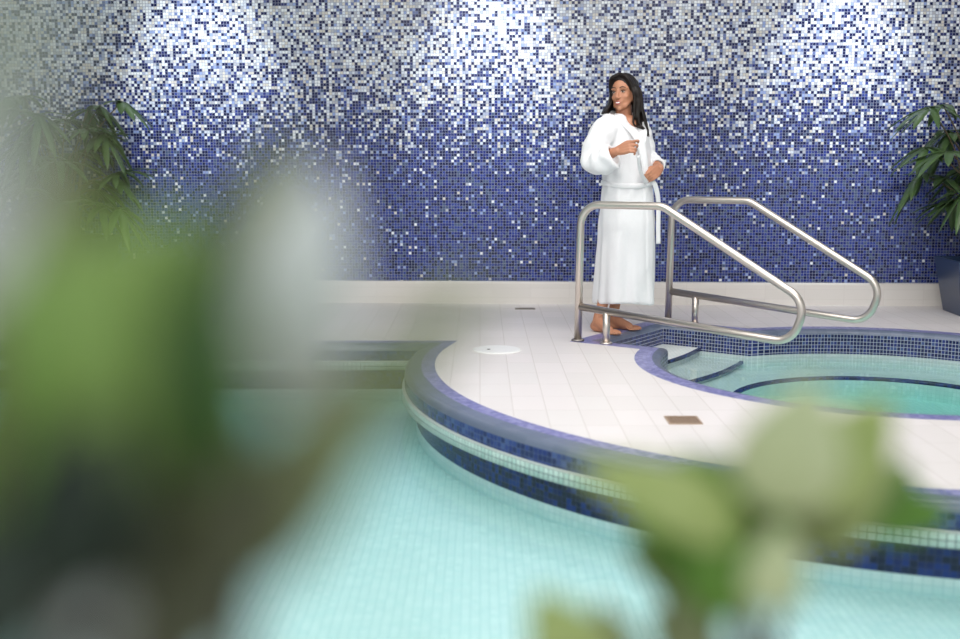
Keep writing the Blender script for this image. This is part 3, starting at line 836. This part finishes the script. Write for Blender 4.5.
# ------------------------------------------------------------------ leafy plants close to the lens, potted on the near deck
def leaf(bm, base, tip, width, nrm, cup=.15, curl=.12):
    base, tip = Vector(base), Vector(tip); d = tip - base; Ln = d.length; d.normalize()
    nrm = Vector(nrm); nrm = (nrm - d*nrm.dot(d)).normalized(); sd = d.cross(nrm)
    n = 10; rows = []
    for i in range(n+1):
        t = i/n; w_ = width*.5*(math.sin(PI*t**.8))**.75 + .0006
        c = base + d*Ln*t + nrm*(curl*Ln*math.sin(PI*t))
        rows.append([bm.verts.new(c + sd*w_*s + nrm*(abs(s)*cup*w_)) for s in (-1, -.5, 0, .5, 1)])
    for a, b in zip(rows, rows[1:]):
        for k in range(4): bm.faces.new((a[k], a[k+1], b[k+1], b[k]))
def at(px, py, D):
    yy = py - 319.5; xx = px - 480
    cp, sp = math.cos(PITCH), math.sin(PITCH)
    d = Vector((xx, F_PX*cp - yy*sp, -F_PX*sp - yy*cp))
    return Vector((0, 0, CAM_H)) + d * (D / d.y)
def make_bush(name, loc, label, leaves, stems, pot_r, pot_h):
    e = empty(name, loc); o = Vector(loc)
    bm = bmesh.new()
    tube(bm, [(0, 0, 0), (0, 0, pot_h), (0, 0, pot_h+.001), (0, 0, pot_h-.03)], [pot_r*.75, pot_r, pot_r*.92, pot_r*.9], 32)
    obj('pot', bm, M['terracotta'], e, True)
    bm = bmesh.new(); tube(bm, [(0, 0, pot_h-.035), (0, 0, pot_h-.025)], pot_r*.9, 24); obj('soil', bm, M['soil'], e)
    for pts, r0, r1 in stems:
        P = smooth_path([Vector((pts[0].x*.0 + (pts[0].x-o.x)*.4, (pts[0].y-o.y)*.4, pot_h-.04))] + [p - o for p in pts], 6)
        bm = bmesh.new(); tube(bm, P, [r0 + (r1-r0)*i/(len(P)-1) for i in range(len(P))], 8); obj('stem', bm, M['stem_brown'], e, True)
    for (b, t, w_, mt, nr) in leaves:
        bm = bmesh.new(); leaf(bm, b - o, t - o, w_, nr)
        f = obj('leaf', bm, M[mt], e, True)
        so = f.modifiers.new('thick', 'SOLIDIFY'); so.thickness = 0.0008
    return tag(e, label, 'plant')
def LF(x0, y0, x1, y1, D0, D1, wpx, mt, nr=(0, -1, .5)):
    return (at(x0, y0, D0), at(x1, y1, D1), wpx*(D0+D1)/2/F_PX, mt, nr)
lv = [
    LF(60, 560, 110, 215, .30, .30, 170, 'leaf_mid'), LF(30, 420, 60, 250, .31, .30, 130, 'leaf_mid'), LF(150, 470, 170, 200, .31, .33, 130, 'leaf_mid'),
    LF(225, 480, 210, 200, .29, .29, 75, 'leaf_dark'), LF(150, 480, 330, 470, .31, .30, 90, 'leaf_olive'),
    LF(290, 410, 325, 165, .35, .35, 115, 'leaf_sheen_pale', (0, -1, .9)),
    LF(230, 400, 285, 130, .36, .38, 75, 'leaf_olive'),
    LF(330, 470, 490, 270, .31, .33, 62, 'leaf_olive'), LF(235, 590, 400, 350, .31, .32, 105, 'leaf_olive'), LF(140, 700, 290, 440, .30, .30, 120, 'leaf_umber'), LF(225, 540, 200, 250, .31, .32, 100, 'leaf_dark'),
    LF(-40, 200, 60, -60, .20, .20, 120, 'leaf_grey'), LF(-40, 300, 40, 110, .24, .24, 90, 'leaf_sheen_pale', (0, -1, .9)),
    LF(50, 610, 110, 410, .27, .27, 150, 'leaf_deep'), LF(-40, 700, 40, 500, .26, .26, 170, 'leaf_deep'), LF(100, 680, 190, 470, .32, .31, 140, 'leaf_deep'),
    LF(130, 600, 200, 400, .33, .33, 100, 'leaf_umber'),
    LF(-25, 580, 10, 330, .27, .27, 75, 'leaf_vivid'), LF(80, 650, 110, 600, .26, .27, 34, 'leaf_sheen_pale', (0, -1, .9)),
    LF(20, 480, 90, 130, .34, .36, 80, 'leaf_olive'), LF(120, 640, 60, 470, .34, .33, 160, 'leaf_deep'),
    LF(-30, 640, 30, 470, .33, .33, 120, 'leaf_dark'), LF(200, 650, 250, 520, .33, .33, 90, 'leaf_deep'),
]
stems = [([at(60, 760, .31), at(80, 600, .30), at(60, 470, .30)], .006, .0025), ([at(160, 780, .32), at(190, 600, .31), at(225, 470, .30)], .006, .0025),
         ([at(230, 800, .32), at(210, 640, .31), at(255, 550, .30), at(290, 480, .31)], .005, .002), ([at(-40, 780, .28), at(-20, 560, .27), at(-40, 250, .24)], .006, .003)]
make_bush('leafy_shrub', (-0.22, 0.36, 0), 'large out of focus green shrub close to the lens, filling the left side', lv, stems, .17, .42)
c0 = (735, 545)
rv = [
    LF(745, 535, 570, 462, .62, .60, 70, 'leaf_pale'), LF(745, 530, 675, 455, .64, .64, 75, 'leaf_vivid'), LF(735, 585, 620, 500, .66, .64, 80, 'leaf_vivid'), LF(720, 600, 625, 545, .68, .66, 70, 'leaf_olive'),
    LF(770, 510, 815, 378, .60, .58, 110, 'leaf_cream', (0, -1, 1)), LF(790, 520, 890, 395, .64, .62, 95, 'leaf_pale'),
    LF(770, 540, 800, 440, .67, .67, 110, 'leaf_vivid'), LF(790, 530, 900, 462, .64, .62, 70, 'leaf_olive'),
    LF(850, 520, 955, 512, .70, .70, 52, 'leaf_vivid'), LF(880, 530, 905, 458, .70, .70, 50, 'leaf_vivid'),
    LF(730, 620, 705, 500, .62, .62, 85, 'leaf_vivid'), LF(765, 612, 785, 525, .56, .56, 62, 'leaf_cream', (0, -1, 1)),
    LF(700, 660, 668, 560, .66, .66, 55, 'leaf_olive'), LF(590, 690, 535, 590, .58, .58, 85, 'leaf_pale'), LF(620, 690, 600, 600, .60, .60, 60, 'leaf_olive'),
    LF(720, 690, 650, 610, .66, .66, 60, 'leaf_olive'), LF(800, 545, 880, 495, .66, .66, 60, 'leaf_pale'), LF(725, 560, 760, 480, .65, .65, 100, 'leaf_vivid'),
]
stems = [([at(740, 800, .66), at(748, 660, .65), at(740, 580, .64), at(760, 510, .64)], .010, .0055), ([at(740, 800, .66), at(775, 640, .67), at(800, 550, .68), at(880, 525, .70)], .006, .0028),
         ([at(640, 820, .62), at(610, 700, .60)], .005, .003)]
make_bush('leafy_shrub', (0.16, 0.66, 0), 'out of focus light green leafy sprig close to the lens, bottom right of centre', rv, stems, .14, .38)
